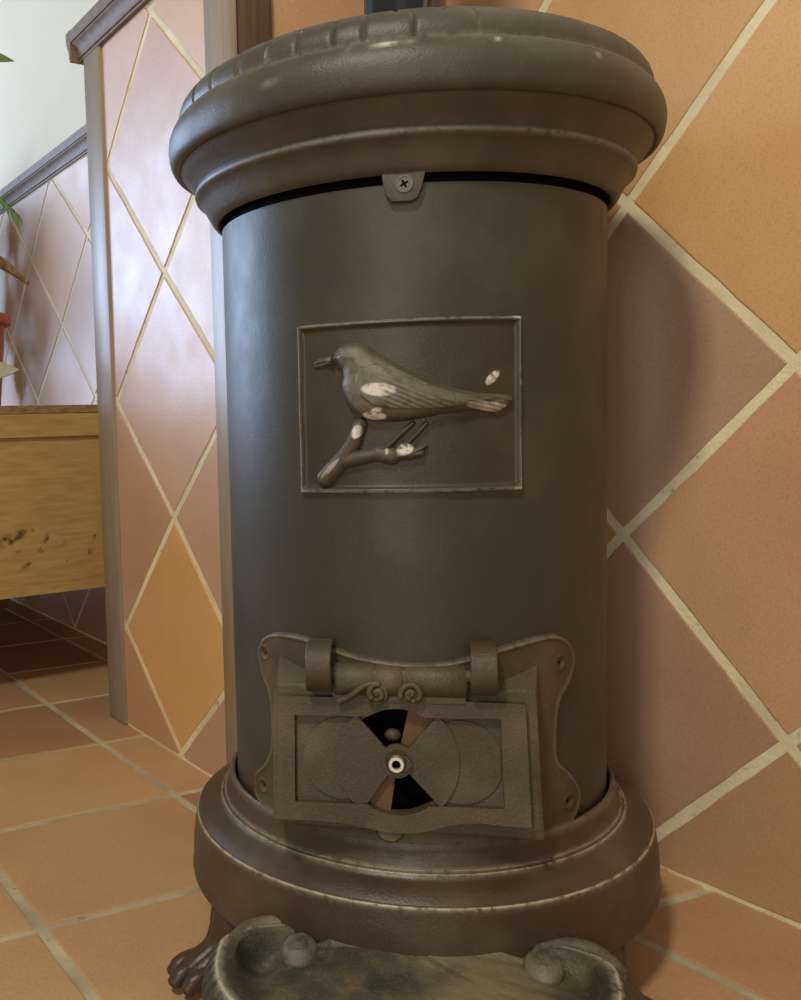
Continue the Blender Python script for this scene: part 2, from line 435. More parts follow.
cw = [sum(k*math.exp(-((math.degrees(atan2(x, -y))-a)/sa)**2-((z-zc)/sz)**2) for a, zc, sa, sz, k in CHIPS) if .885 < z < .917 else 0 for x, y, z in V]
b.add(V, F, [min(1, 0.35*w+c) for w, c in zip(ww, cw)])
lid = b.build('lid', M['cap'], stove, 40)

# mounting tab and its screw
def on_drum(s, z, r): a = s/RB; return (r*sin(a), -r*cos(a), z)
tabpts = [(-.0205, .826), (-.0190, .806), (-.0165, .794), (-.0115, .7875), (.0050, .7870), (.0115, .790), (.0155, .800), (.0185, .813), (.0235, .826)]
b = MB(); b.add(*prism_vf(tabpts, RB-.001, RB+.0075, on_drum))
tab = b.build('mounting_tab', M['cap'], lid, 40, .0012)
def screw(s, z, r, rad, parent, name='screw', m='screw'):
    b = MB(); a = s/RB
    fx = Matrix.Rotation(a, 4, 'Z') @ Matrix.Translation((0, -r, z))
    cir = [(cos(q*pi/12)*rad, sin(q*pi/12)*rad) for q in range(24)]
    inn = [(x*.80, y*.80) for x, y in cir]
    def f(x, y, h): return tuple(fx @ Vector((x, -h, y)))
    b.add(*ring_vf(cir, inn, -.002, .0016, f)); b.add(*prism_vf(inn, -.002, .0009, f))
    o = b.build(name, M[m], parent, 30)
    c = MB()
    for q in (.5, .5+pi/2):
        dx, dy = cos(q), sin(q); L, w = rad*.5, rad*.13
        P = [(dx*L-dy*w, dy*L+dx*w), (-dx*L-dy*w, -dy*L+dx*w), (-dx*L+dy*w, -dy*L-dx*w), (dx*L+dy*w, dy*L-dx*w)]
        c.add(*prism_vf(P, .0006, .0011, f))
    return o, c
o, c = screw(.000, .8025, RB+.0074, .0078, tab)
b = MB(); b.V, b.F, b.W = c.V, c.F, c.W
slot = b.build('screw_slot', M['soot_shade'], tab)

# ---------------- reliefs: height fields wrapped on the drum
def seg_sdf(S, Z, poly):
    """signed distance, positive inside"""
    P = np.array(poly); Q = np.roll(P, -1, 0); d = np.full(S.shape, 1e9); ins = np.zeros(S.shape, bool)
    for (ax, ay), (bx, by) in zip(P, Q):
        ex, ey = bx-ax, by-ay; t = np.clip(((S-ax)*ex+(Z-ay)*ey)/(ex*ex+ey*ey+1e-12), 0, 1)
        d = np.minimum(d, np.hypot(S-ax-t*ex, Z-ay-t*ey))
        c = ((ay > Z) != (by > Z)) & (S < (bx-ax)*(Z-ay)/(by-ay+1e-15)+ax); ins ^= c
    return np.where(ins, d, -d)
def cap_sdf(S, Z, a, b, r0, r1):
    ex, ey = b[0]-a[0], b[1]-a[1]; t = np.clip(((S-a[0])*ex+(Z-a[1])*ey)/(ex*ex+ey*ey+1e-12), 0, 1)
    return (r0+(r1-r0)*t)-np.hypot(S-a[0]-t*ex, Z-a[1]-t*ey)
def puff(d, w): 
    x = np.clip(d/w, 0, 1); return np.sqrt(np.clip(1-(1-x)**2, 0, 1))
def smooth(x, a, b): t = np.clip((x-a)/(b-a), 0, 1); return t*t*(3-2*t)
def relief(name, parent, m, s0, s1, z0, z1, step, r, fun, sharp=60):
    ns, nz = int((s1-s0)/step)+1, int((z1-z0)/step)+1
    S, Z = np.meshgrid(np.linspace(s0, s1, ns), np.linspace(z0, z1, nz)); H, Wr = fun(S, Z)
    ang = S/RB; rr = r+H
    V = np.stack([rr*np.sin(ang), -rr*np.cos(ang), Z], -1).reshape(-1, 3)
    idx = np.arange(ns*nz).reshape(nz, ns); keep = H > -.0012
    k4 = keep[:-1, :-1] | keep[1:, :-1] | keep[:-1, 1:] | keep[1:, 1:]
    q = np.stack([idx[:-1, :-1], idx[:-1, 1:], idx[1:, 1:], idx[1:, :-1]], -1)[k4]
    used = np.unique(q); remap = np.full(ns*nz, -1); remap[used] = np.arange(len(used))
    return mesh(name, V[used], remap[q], m, parent, True, sharp, {'wear_glint': Wr.reshape(-1)[used]})
def spot(S, Z, c, a, b, ang=0):
    x, y = S-c[0], Z-c[1]; ca, sa = cos(ang), sin(ang); u, v = (x*ca+y*sa)/a, (-x*sa+y*ca)/b
    return smooth(1.25-np.hypot(u, v), 0, .35)

PL = (-.1080, .1080, .5212, .6836)
def f_plate(S, Z):
    e = np.minimum(np.minimum(S-PL[0], PL[1]-S), np.minimum(Z-PL[2], PL[3]-Z))
    H = np.where(e > 0, .0026*smooth(e, 0, .0015)+.0040*np.exp(-((e-.0036)/.0025)**2), -.02)
    H += .0004*np.sin(S*90+1)*np.sin(Z*70)
    edge = np.exp(-((e-.0018)/.0014)**2)
    Wr = .55*edge*(S < PL[0]+.01)*smooth(.60-Z, -.03, .06) + .75*edge*(S > PL[1]-.01)*(np.abs(Z-.60) > .02) + .35*edge*(Z < PL[2]+.01) + .28*edge
    Wr = np.maximum(Wr*.8, .95*spot(S, Z, (.0784, .6267), .0075, .0036, .75))
    return H, Wr
plate = relief('relief_plate', stove, M['plate'], PL[0]-.0005, PL[1]+.0005, PL[2]-.0005, PL[3]+.0005, .0009, RB, f_plate)

BIRD = [(-.091, .6456), (-.085, .6503), (-.0717, .6525), (-.0667, .656), (-.0603, .6608), (-.051, .6635), (-.0419, .6632), (-.0345, .6593), (-.0288, .6539), (-.0201, .6486), (-.0116, .6436), (-.0003, .6363), (.011, .6302), (.0222, .6241), (.0336, .6201), (.0479, .6162), (.0656, .6129), (.0902, .611), (.0983, .6079), (.0972, .6033), (.0901, .5986), (.0813, .5939), (.0714, .5941), (.0595, .5973), (.0477, .5959), (.0304, .5944), (.0133, .5911), (-.0038, .5887), (-.0182, .5885), (-.0329, .5895), (-.0418, .5927), (-.0492, .5987), (-.0552, .6071), (-.0591, .6161), (-.0605, .6235), (-.0588, .6307), (-.0592, .638), (-.0648, .6427), (-.0719, .6431), (-.0802, .6415), (-.0887, .6411)]
WING = [(-.0425, .632), (-.036, .6395), (-.026, .6425), (-.0116, .6395), (.011, .6270), (.0336, .6170), (.060, .6112), (.084, .6078), (.060, .6028), (.035, .5990), (.010, .5985), (-.012, .5995), (-.030, .604), (-.0405, .614), (-.0435, .624)]
def f_bird(S, Z):
    d = seg_sdf(S, Z, BIRD); dw = seg_sdf(S, Z, WING)
    amp = .0125*smooth(S, -.080, -.055)*(1-.72*smooth(S, .0, .085))+.0045
    H = amp*puff(d, np.where(S > .04, .014, np.where(S < -.068, .006, .021)))
    H += .0018*smooth(dw, 0, .0016)*smooth(d, 0, .004)
    axis = (Z-.640)+.46*(S+.03)                                  # feathers sweep toward the tail
    fe = np.sin(axis*2*pi/.0046+.8*np.sin(S*90))
    H += .00036*fe*smooth(S, -.030, -.005)*smooth(dw, 0, .003)*(1-smooth(S, .030, .055))
    tail = smooth(S, .040, .060)
    H += tail*.00055*np.sin((Z-.6025-(S-.07)*-.22)*2*pi/.0036)
    H += .00022*np.sin(S*2*pi/.0031)*np.sin(Z*2*pi/.0027)*(S < -.028)
    r = np.hypot(S+.0605, Z-.6536); H += .0012*np.exp(-(r/.0013)**2)-.0012*np.exp(-((r-.0030)/.0009)**2)
    H -= .0016*np.exp(-((Z-(.6438+(S+.091)*.16))/.0009)**2)*(1-smooth(S, -.078, -.070))     # beak line
    H = np.where(d > 0, H, np.maximum(d*2, -.01)-.0004)
    Wr = np.maximum.reduce([.9*spot(S, Z, (-.0235, .6182), .0135, .0055, -.1), 1.1*spot(S, Z, (-.0283, .5946), .0098, .0036, -.08), 1.0*spot(S, Z, (-.025, .5992), .005, .0022, 0),
                            .45*spot(S, Z, (.0745, .600), .022, .004, -.12)])
    Wr = np.maximum(Wr, .10*smooth(H, .008, .014))
    return H, Wr
relief('bird_relief', plate, M['bird'], -.094, .101, .585, .667, .00055, RB+.0024, f_bird)

def f_branch(S, Z):
    D = [cap_sdf(S, Z, (-.0785, .5370), (-.0590, .5560), .0088, .0088), cap_sdf(S, Z, (-.0590, .5560), (-.0502, .5690), .0086, .0076), cap_sdf(S, Z, (-.0502, .5690), (-.0435, .5862), .0076, .0068),
         cap_sdf(S, Z, (-.0590, .5530), (-.0275, .5590), .0078, .0068), cap_sdf(S, Z, (-.0275, .5590), (-.0150, .5568), .0078, .0084), cap_sdf(S, Z, (-.0150, .556), (.011, .5585), .0045, .0045),
         cap_sdf(S, Z, (-.0035, .5612), (.001, .5600), .0085, .0078), cap_sdf(S, Z, (.0055, .560), (.0155, .5655), .0050, .0022), cap_sdf(S, Z, (-.0180, .5655), (-.0060, .5770), .0030, .0026), cap_sdf(S, Z, (-.0060, .5770), (.0045, .5865), .0030, .0026),
         cap_sdf(S, Z, (-.0020, .5665), (.006, .5745), .0024, .0024), cap_sdf(S, Z, (.006, .5745), (.0165, .5860), .0026, .0024), cap_sdf(S, Z, (-.0185, .5655), (-.0215, .5560), .003, .002)]
    hs = [puff(d, .0075)*.0095 for d in D]
    H = np.maximum.reduce(hs); d = np.maximum.reduce(D)
    H = np.where(d > 0, H, np.maximum(d*2, -.01)-.0003)
    Wr = np.maximum.reduce([1.0*spot(S, Z, (-.0452, .5800), .0040, .0062, -.35), 1.05*spot(S, Z, (-.0028, .5627), .0068, .0048, .2), .4*spot(S, Z, (-.071, .546), .012, .002, .8), .45*spot(S, Z, (-.0185, .5610), .0015, .003, 0)])
    return H, Wr
relief('branch_relief', plate, M['bird'], -.089, .021, .526, .5925, .00055, RB+.0024, f_branch)

# ---------------- door frame (flat casting that hugs the drum)
FR = [(-58.2, .354), (-55.5, .369), (-49.8, .378), (-40.7, .3795), (-33, .374), (-23.4, .366), (-10.8, .3615), (-1, .363), (9.1, .3715), (20.3, .379), (28.4, .380), (34, .370), (36.4, .350), (34.2, .330), (30.4, .312), (29.2, .285), (29.6, .256), (34, .240), (38.2, .220), (38.7, .206), (36, .190), (32, .184),
      (-54, .184), (-59, .187), (-61.8, .196), (-61.8, .210), (-60.5, .222), (-56, .236), (-53.2, .255), (-52.6, .285), (-53.5, .312), (-56.5, .330)]
FRp = [(p[0], p[1]) for p in spline([(radians(a+10.5)*RB, z, 0) for a, z in FR+FR[:1]], 5)][:-1]
scr = [(radians(a+10.5)*RB, z) for a, z in [(-54.6, .3535), (30.2, .351), (-56.8, .2095), (33.4, .2095)]]
def f_frame(S, Z):
    d = seg_sdf(S, Z, FRp); H = .0062*smooth(d, 0, .0025)+.0014*np.exp(-((d-.0035)/.0020)**2)
    for sx, sz in scr:
        r = np.hypot(S-sx, Z-sz); H += .0012*np.exp(-((r-.0062)/.002)**2)-.0034*np.exp(-(r/.0042)**2)
    H = np.where(d > 0, H, -.02)
    op = (np.abs(S+.012) < .082) & (Z > .2030) & (Z < .326)
    H = np.where(op, -.02, H)
    Wr = .12*np.exp(-((d-.0028)/.0016)**2)
    return H, Wr
frame = relief('door_frame', stove, M['door'], -.195, .187, .182, .383, .0011, RB, f_frame)
for sx, sz in scr:
    o, c = screw(sx, sz, RB+.0035, .0042, frame, 'screw', 'rust')
    c.build('screw_slot', M['soot_shade'], o)

# the frame's raised box that carries the door
b = MB()
fo = [(-.1300, -.2100, .3365), (.1140, -.2100, .3345), (.1195, -.2255, .1985), (-.1335, -.2255, .2015)]
bo = [(-.1335, -.160, .3610), (.1215, -.162, .3670), (.1235, -.162, .1880), (-.1365, -.158, .1880)]
fi = [(-.0850, -.2100, .3150), (.0640, -.2100, .3150), (.0640, -.2240, .2060), (-.0850, -.2240, .2060)]
bi = [(x, y+.045, z) for x, y, z in fi]
V = fo+bo+fi+bi; F = []
for i in range(4):
    j = (i+1) % 4
    F += [(i, j, 4+j, 4+i), (i, 8+i, 8+j, j), (8+i, 12+i, 12+j, 8+j)]
b.add(V, F); b.build('door_casing', M['door'], frame, 30, .0022)

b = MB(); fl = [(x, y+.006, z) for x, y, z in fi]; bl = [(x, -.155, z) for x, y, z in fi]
b.add(fl+bl, [(i, (i+1) % 4, 4+(i+1) % 4, 4+i) for i in range(4)]+[(4, 5, 6, 7)]); b.build('casing_shade_box', M['soot_shade'], frame, 30)  # black box added to darken the view through the vent slots

# ---------------- door (local frame: x across, y up the slightly raked face, h outward)
P1 = Vector((0, -.240, .205)); UPV = Vector((0, .018, .130)).normalized(); NV = Vector((1, 0, 0)).cross(UPV); NV = NV if NV.y < 0 else -NV
def D(x, y, h): p = P1+Vector((1, 0, 0))*x+UPV*y+NV*h; return (p.x, p.y, p.z)
door = link(bpy.data.objects.new('door', None), stove)
OUT = [(-.1268, .1245), (-.05, .1245), (.03, .1238), (.1030, .1225), (.1065, .0112), (.0790, .0118), (.0620, .0132), (.0430, .0118), (.0300, .0085), (.0153, .0040), (.0030, .0015), (-.0077, .0004), (-.0271, .0008), (-.0420, .0036), (-.0590, .0066), (-.0780, .0080), (-.1000, .0084), (-.1285, .0078)]
CX, CY = -.0143, .0660
def by_angle(poly, extra=()):
    """resample an outline star-shaped about the vent centre"""
    angs = sorted(set([round(atan2(y-CY, x-CX), 6) for x, y in poly]+[round(a, 6) for a in extra]))
    return angs
def ray_poly(poly, a):
    dx, dy = cos(a), sin(a); best = 0
    for i in range(len(poly)):
        (x0, y0), (x1, y1) = poly[i], poly[(i+1) % len(poly)]
        ex, ey = x1-x0, y1-y0; den = dx*ey-dy*ex
        if abs(den) < 1e-12: continue
        t = ((x0-CX)*ey-(y0-CY)*ex)/den; s = ((x0-CX)*dy-(y0-CY)*dx)/den
        if t > 0 and -1e-6 <= s <= 1+1e-6: best = max(best, t)
    return (CX+dx*best, CY+dy*best)
REC = [(-.1112, .1068), (.0805, .1082), (.0830, .0270), (-.1108, .0250)]
base_ang = [2*pi*k/120-pi for k in range(120)]
angs = sorted(set(base_ang+by_angle(OUT)+by_angle(REC)))
outer = [ray_poly(OUT, a) for a in angs]; rec = [ray_poly(REC, a) for a in angs]
hole = [(CX+.0490*cos(a), CY+.0490*sin(a)) for a in angs]
b = MB()
# recess plate may not pass the inner edge of the hole
recm = [r if hypot(r[0]-CX, r[1]-CY) > .0495 else h for r, h in zip(rec, hole)]
b.add(*ring_vf(outer, hole, -.020, -.0088, D))
b.add(*ring_vf(outer, [(r if hypot(r[0]-CX, r[1]-CY) > .0495 else (CX+.0492*cos(a), CY+.0492*sin(a))) for r, a in zip(rec, angs)], -.0088, 0, D))
o = b.build('door_panel', M['door'], door, 30, .0012, 1)
# second, set-back border of the casting seen left, right and below
OUT2 = [(-.1335, .1285), (.1080, .1262), (.1160, .0040), (.050, .0020), (-.03, -.0010), (-.090, .0010), (-.1345, .0030)]
b = MB(); o2 = [ray_poly(OUT2, a) for a in angs]
b.add(*ring_vf(o2, [(CX+.055*cos(a), CY+.055*sin(a)) for a in angs], -.024, -.0140, D)); b.build('door_backing', M['door'], door, 30, .0012, 1)
# low round bosses left and right of the vent
for cx in (-.0655, .0445):
    b = MB(); cc = [(cx+.0385*cos(a), CY+.0005+.0385*sin(a)) for a in angs]; ci = [(cx+.0372*cos(a), CY+.0005+.0372*sin(a)) for a in angs]
    cc = [(min(max(x, -.1085), .0805), y) for x, y in cc]; ci = [(min(max(x, -.1080), .0800), y) for x, y in ci]
    hh = [(CX+.0500*cos(a), CY+.05*sin(a)) for a in angs]
    pts = [(x, y) for x, y in cc if hypot(x-CX, y-CY) > .0505]
    # crescent outside the vent opening
    pts.sort(key=lambda p: (atan2(p[1]-CY, p[0]-cx) if cx > CX else (atan2(p[1]-CY, p[0]-cx) % (2*pi))))
    a0 = atan2(pts[0][1]-CY, pts[0][0]-CX); a1 = atan2(pts[-1][1]-CY, pts[-1][0]-CX)
    if cx < CX: a0 %= 2*pi; a1 %= 2*pi
    arc = [(CX+.0505*cos(a1+(a0-a1)*k/30), CY+.0505*sin(a1+(a0-a1)*k/30)) for k in range(31)]
    b.add(*prism_vf(pts+arc, -.0095, -.0066, D)); b.build('round_boss', M['door'], door, 30, .0008, 1)
# rotary vent: two solid wings, ring and hub
def sector(a0, a1, r0, r1, n=24):
    A = [a0+(a1-a0)*k/n for k in range(n+1)]
    return [(CX+r1*cos(radians(a)), CY+r1*sin(radians(a))) for a in A]+[(CX+r0*cos(radians(a)), CY+r0*sin(radians(a))) for a in A[::-1]]
vent = MB()
vent.add(*prism_vf(sector(132, 235, .0150, .0575), -.0095, -.0036, D)); vent.add(*prism_vf(sector(-46, 49, .0150, .0575), -.0095, -.0036, D))
vent.add(*prism_vf(sector(0, 359.99, .0, .0158, 48)[:49], -.0095, -.0030, D))
vent = vent.build('vent_disc', M['door'], door, 30, .0006, 1)
b = MB(); b.add(*prism_vf(sector(30, 77, .006, .052), -.0165, -.0125, D)); b.add(*prism_vf(sector(212, 262, .006, .052), -.0165, -.0125, D))
sh = b.build('vent_shutter', M['rust'], door, 30)
# spindle
def cyl_d(x, y, r, h0, h1, n=24, r1=None): 
    r1 = r1 or r; V = [D(x+r*cos(2*pi*k/n), y+r*sin(2*pi*k/n), h0) for k in range(n)]+[D(x+r1*cos(2*pi*k/n), y+r1*sin(2*pi*k/n), h1) for k in range(n)]
    return V, [tuple(range(n))[::-1], tuple(range(n, 2*n))]+[(k, (k+1) % n, n+(k+1) % n, n+k) for k in range(n)]
b = MB(); b.add(*cyl_d(CX, CY, .0112, -.003, .0050, 32, .0080)); b.add(*cyl_d(CX+.006, CY-.001, .0080, -.003, .003, 6)); hub = b.build('spindle', M['door'], vent, 30)
cir = lambda r: [(CX-.0003+r*cos(2*pi*k/24), CY+r*sin(2*pi*k/24)) for k in range(24)]
b = MB(); b.add(*ring_vf(cir(.0072), cir(.0040), .003, .0140, D)); b.build('spindle_tube', M['bright'], vent, 30, .0005, 1)
b = MB(); b.add(*cyl_d(CX, CY, .0042, .002, .007, 16)); b.build('spindle_bore', M['soot_shade'], vent, 30)
b = MB(); b.add(*ball_vf(D(-.0185, .0890, -.012), .0080, .006, .0060)); b.build('shutter_rivet', M['door'], sh, 60)
# rounded lug under the door
b = MB(); b.add(*cyl_d(-.0215, .0030, .0155, -.014, -.003, 40, .0120)); b.build('lower_lug', M['door'], door, 30, .0008, 1)
# hinge barrel in three pieces
YB = .1405; bar = MB()
def barrel(x0, x1, r=.0165):
    n = 28; V = []; e = [(x0, r*.94), (x0+.0012, r), (x1-.0012, r), (x1, r*.94)]
    for x, rr in e: V += [D(x, YB+rr*1.0*sin(2*pi*k/n), -.0075+rr*.95*cos(2*pi*k/n)) for k in range(n)]
    return V, [tuple(range(n)), tuple(range(3*n, 4*n))]+[(i*n+k, i*n+(k+1) % n, (i+1)*n+(k+1) % n, (i+1)*n+k) for i in range(3) for k in range(n)]
for x0, x1 in ((-.0725, -.0348), (-.0332, -.0078), (-.0062, .0503)): bar.add(*barrel(x0, x1))
bar.add(*barrel(-.072, .050, .0148))
bar.add(*box_vf(-.0740, .0495, .1215, .138, -.019, .0015, D))
barrel_o = bar.build('hinge_barrel', M['door'], door, 40)
# scrolls
for k, (cx, cy, tail) in enumerate(((-.0318, .1300, 1), (.0003, .1300, 0))):
    pts = []; s = -1 if k == 0 else 1
    for i in range(46):
        q = i/45*2*pi*1.45; r = .0016+.0092*i/45
        pts.append((cx+s*r*cos(q+.6), cy+r*sin(q+.6)))
    if tail:
        pts = [p for p in pts[:38]]+[(-.040, .1385), (-.047, .1350), (-.056, .1280), (-.068, .1205)]
    b = MB(); path = spline([D(x, y, .0085 if y > .126 else .0070 - (.126-y)*.35) for x, y in pts], 3)
    b.add(*tube_vf(path, .0032, 10)); b.add(*cyl_d(cx, cy, .0112, -.002, .0078, 32, .0095)); b.add(*ball_vf(D(cx, cy, .0085), .003, .003, .003))
    b.build('scroll', M['door'], door, 50)
# hinge knuckles curl out of the frame over the barrel pin
for x0, x1 in ((-.0978, -.0738), (.0535, .0775)):
    pr = [(-.196, .3790), (-.206, .3815), (-.219, .3815)]
    pr += [(-.219-.0245*sin(q), .3570+.0245*cos(q)) for q in [radians(a) for a in range(10, 151, 10)]]
    inn = [(-.219-.0185*sin(q), .3570+.0185*cos(q)) for q in [radians(a) for a in range(150, 9, -10)]]
    pr += inn+[(-.215, .3755), (-.200, .3735), (-.190, .3700)]
    b = MB(); b.add(*prism_vf(pr, x0, x1, lambda y, z, x: (x, y, z))); b.build('hinge_knuckle', M['door'], frame, 40, .0010, 1)
b = MB(); 
n = 14
V = [(x, -.219+.0065*cos(2*pi*k/n), .3500+.0065*sin(2*pi*k/n)) for x in (-.099, .078) for k in range(n)]
b.add(V, [tuple(range(n)), tuple(range(n, 2*n))]+[(k, (k+1) % n, n+(k+1) % n, n+k) for k in range(n)]); b.build('hinge_pin', M['door'], frame, 40)

# ---------------- base ring
bp = [(.205, .165), (.2125, .168), (.2135, .183), (.2148, .1880), (.2175, .1885), (.2195, .1865), (.2208, .1800), (.2222, .1722), (.2238, .1668), (.2252, .1648), (.2266, .1648), (.2274, .1634), (.2280, .1618), (.2290, .1622), (.2302, .1625), (.2314, .1610), (.2328, .1588), (.2360, .1572), (.2410, .1552), (.2470, .1522), (.2520, .1490),
      (.2552, .1462), (.2566, .1450), (.2580, .1450), (.2592, .1442), (.2602, .1424), (.2604, .1404), (.2608, .1370), (.2626, .1280), (.2642, .1170), (.2652, .1050), (.2652, .0940), (.2655, .0870), (.2668, .0815), (.2662, .0770), (.2610, .0740), (.2540, .0700), (.2470, .0640), (.2380, .0600), (.225, .060), (.205, .062)]
b = MB(); V, F = lathe_vf(bp, 256)
Wr = []
for x, y, z in V:
    r = hypot(x, y); w = .75*math.exp(-((r-.2592)/.0008)**2)*(z > .14)+.6*math.exp(-((r-.2300)/.0012)**2)*(z > .155)+.5*math.exp(-((r-.2262)/.0009)**2)*(z > .15)+.10*(z > .18)  # pale ridges: worn paint plus reflected highlights put into the colour
    Wr.append(min(w, 1))
b.add(V, F, Wr); b.build('base_ring', M['base'], stove, 40)

# ---------------- legs (cabriole, paw feet)
for sx, sy in ((-1, -1), (1, -1), (-1, 1), (1, 1)):
    az = (radians(46) if sx > 0 else radians(-52)) if sy < 0 else radians(125)*sx
    d = Vector((sin(az), -cos(az), 0)); s = Vector((cos(az), sin(az), 0))
    pr = spline([(.232, .092, .031), (.244, .080, .030), (.252, .066, .026), (.258, .050, .022), (.268, .034, .020), (.287, .023, .0205), (.301, .0165, .0165)], 5)
    V = []; F = []; n = 48
    for i, (r, z, w) in enumerate(pr):
        p0 = pr[max(i-1, 0)]; p1 = pr[min(i+1, len(pr)-1)]; tr, tz = p1[0]-p0[0], p1[1]-p0[1]; L = hypot(tr, tz)
        nr, nz = -tz/L, tr/L
        for k in range(n):
            q = 2*pi*k/n; c1, c2 = cos(q), sin(q)
            ww = w; th = min(w*.62, .018)*(1-.20*(c2 > 0)*(math.exp(-((c1-.38)/.10)**2)+math.exp(-((c1+.38)/.10)**2)))
            p = d*(r+nr*th*c2)+s*(ww*c1); V.append((p.x, p.y, max(z+nz*th*c2, .0005)))
    for i in range(len(pr)-1):
        for k in range(n): F.append((i*n+k, i*n+(k+1) % n, (i+1)*n+(k+1) % n, (i+1)*n+k))
    F += [tuple(range(n)), tuple(range((len(pr)-1)*n, len(pr)*n))]
    leg = MB(); leg.add(V, F)
    lo = leg.build('leg', M['base'], stove, 45)
    for k, o in enumerate((-.0185, 0, .0185)):
        toe = MB(); p = d*(.305-abs(o)*.35)+s*o; p.z = .0135
        pts = [tuple(p-d*.018+Vector((0, 0, .008))), tuple(p-d*.006+Vector((0, 0, .0075))), tuple(p+d*.006+Vector((0, 0, .003))), tuple(p+d*.013+Vector((0, 0, -.005)))]
        toe.add(*tube_vf(spline(pts, 4), [.0085]*5+[.009]*4+[.0078]*3+[.005], 12)); toe.build('toe', M['base'], lo, 60)

# ---------------- ash tray shelf at the front, fluted outside, volutes at its back corners
TX, TY, HW, DF, DB, EX = -.003, -.272, .1905, .150, .056, 2.35
def tray_out(th):
    c, s_ = cos(th), sin(th); dep = DF if s_ < 0 else DB
    k = (abs(c/HW)**EX+abs(s_/dep)**EX)**(-1/EX); return c*k, s_*k
NTH = 720
rings = [(.036, .046, 0), (.022, .052, .3), (.010, .060, .9), (.003, .070, 1), (.0, .080, 1), (.0020, .0890, 1), (.0060, .0968, .9), (.0100, .1018, .5), (.0128, .1045, .1), (.0145, .1056, 0), (.0170, .1058, 0), (.0230, .1052, 0), (.0300, .1040, 0), (.0345, .1020, 0), (.0380, .0985, 0), (.046, .0968, 0), (.058, .096, 0), (.080, .096, 0), (.11, .096, 0)]
V = []; Wt = []; Fq = []
per = [0.0]
pts0 = [tray_out(2*pi*k/NTH) for k in range(NTH)]
for k in range(1, NTH): per.append(per[-1]+hypot(pts0[k][0]-pts0[k-1][0], pts0[k][1]-pts0[k-1][1]))
Ltot = per[-1]+hypot(pts0[0][0]-pts0[-1][0], pts0[0][1]-pts0[-1][1]); nfl = round(Ltot/.0155)
for ri, (ins, z, fl) in enumerate(rings):
    for k in range(NTH):
        x, y = pts0[k]; L = hypot(x, y); i2 = ins
        ph = (per[k]/Ltot*nfl) % 1.0; gr = math.exp(-((ph-.5)/.13)**2)
        i2 += fl*.0055*gr
        sc = max(1-i2/L, .02) if ri < len(rings)-1 else max(1-i2/L, .04)
        px, py = TX+x*sc, TY+y*sc; zz = z
        if ri >= 10:
            back = smooth(np.float64(py), -.30, -.250)*smooth(np.float64(.096-abs(px)), 0, .02)
            zz = zz*(1-back)+(.1045)*back
            hol = math.exp(-(((px+.142)/.024)**2+((py+.262)/.030)**2))*.027 + math.exp(-(((px-.146)/.020)**2+((py+.262)/.024)**2))*.012
            if ri >= 13: zz -= hol
            if ri >= 14: zz += .0016*sin(px*190+2*sin(py*120))*sin(py*230+px*80)
        V.append((px, py, zz)); Wt.append(.8*(1 if ri == 9 else .45 if ri in (8, 10) else 0))  # pale rim edge: its highlight line painted in
for i in range(len(rings)-1):
    for k in range(NTH): Fq.append((i*NTH+k, i*NTH+(k+1) % NTH, (i+1)*NTH+(k+1) % NTH, (i+1)*NTH+k))
Fq += [tuple(range(NTH))[::-1], tuple(range((len(rings)-1)*NTH, len(rings)*NTH))]
b = MB(); b.add(V, Fq, Wt)
tray = b.build('ash_tray', M['tray'], stove, 50)
for sgn in (-1, 1):
    cpts = [(-.172, -.262, .102), (-.160, -.238, .104), (-.136, -.2265, .107), (-.110, -.2315, .109), (-.094, -.247, .109), (-.0925, -.267, .108), (-.101, -.281, .106), (-.113, -.276, .105), (-.115, -.262, .105), (-.108, -.255, .106)] if sgn < 0 else \
           [(.178, -.262, .100), (.166, -.238, .103), (.146, -.228, .105), (.126, -.234, .107), (.110, -.243, .108), (.103, -.260, .107), (.107, -.277, .105), (.117, -.281, .105), (.122, -.268, .105), (.119, -.256, .106)]
    P = spline([(x, y, z-.004) for x, y, z in cpts[:(5 if sgn < 0 else 6)]], 6); b = MB(); n = len(P)
    b.add(*tube_vf(P, [.0085*max(.12, 1-(i/(n-1))**2.5) for i in range(n)], 14), w=.08)
    c = (-.106, -.262) if sgn < 0 else (.114, -.258)
    V, Fb = ball_vf((c[0], c[1], .0955), .0175, .024, .0115, 28, 14)
    V = [(x, y, z+.0016*sin(hypot(x-c[0], y-c[1])*520)) for x, y, z in V]
    b.add(V, Fb, .1)
    b.build('volute', M['tray'], tray, 60)
# bracket joining the shelf to the base
b = MB(); b.add(*box_vf(-.10, .10, -.33, -.20, .045, .075)); b.build('tray_bracket', M['base'], stove, 30, .006)

# ------------------------------------------------------------------ flue pipe on the lid
pipe = link(bpy.data.objects.new('stove_pipe', None)); pipe.location = (STOVE[0], STOVE[1], .974)
pipe['label'] = 'shiny round metal flue pipe rising from top of the stove'; pipe['category'] = 'pipe'
b = MB(); b.add(*lathe_vf([(.0455, 0), (.0455, .5), (.0465, .502), (.0465, .508), (.0455, .51), (.0455, 1.65), (.0435, 1.65), (.0435, 0), (.0455, 0)], 96)); b.build('flue_tube', M['chrome'], pipe, 40)
b = MB(); b.add(*lathe_vf([(.0455, 0), (.0560, 0), (.0560, .004), (.0500, .008), (.0475, .022), (.0455, .024)], 96)); b.build('flue_collar', M['cap'], pipe, 40)

# ------------------------------------------------------------------ wooden planter box
pl = link(bpy.data.objects.new('wooden_planter', None)); pl.location = W(2.45, .55, 0); pl.rotation_euler = (0, 0, ANG)
pl['label'] = 'raised golden plywood planter box against the tiled back wall'; pl['category'] = 'planter'
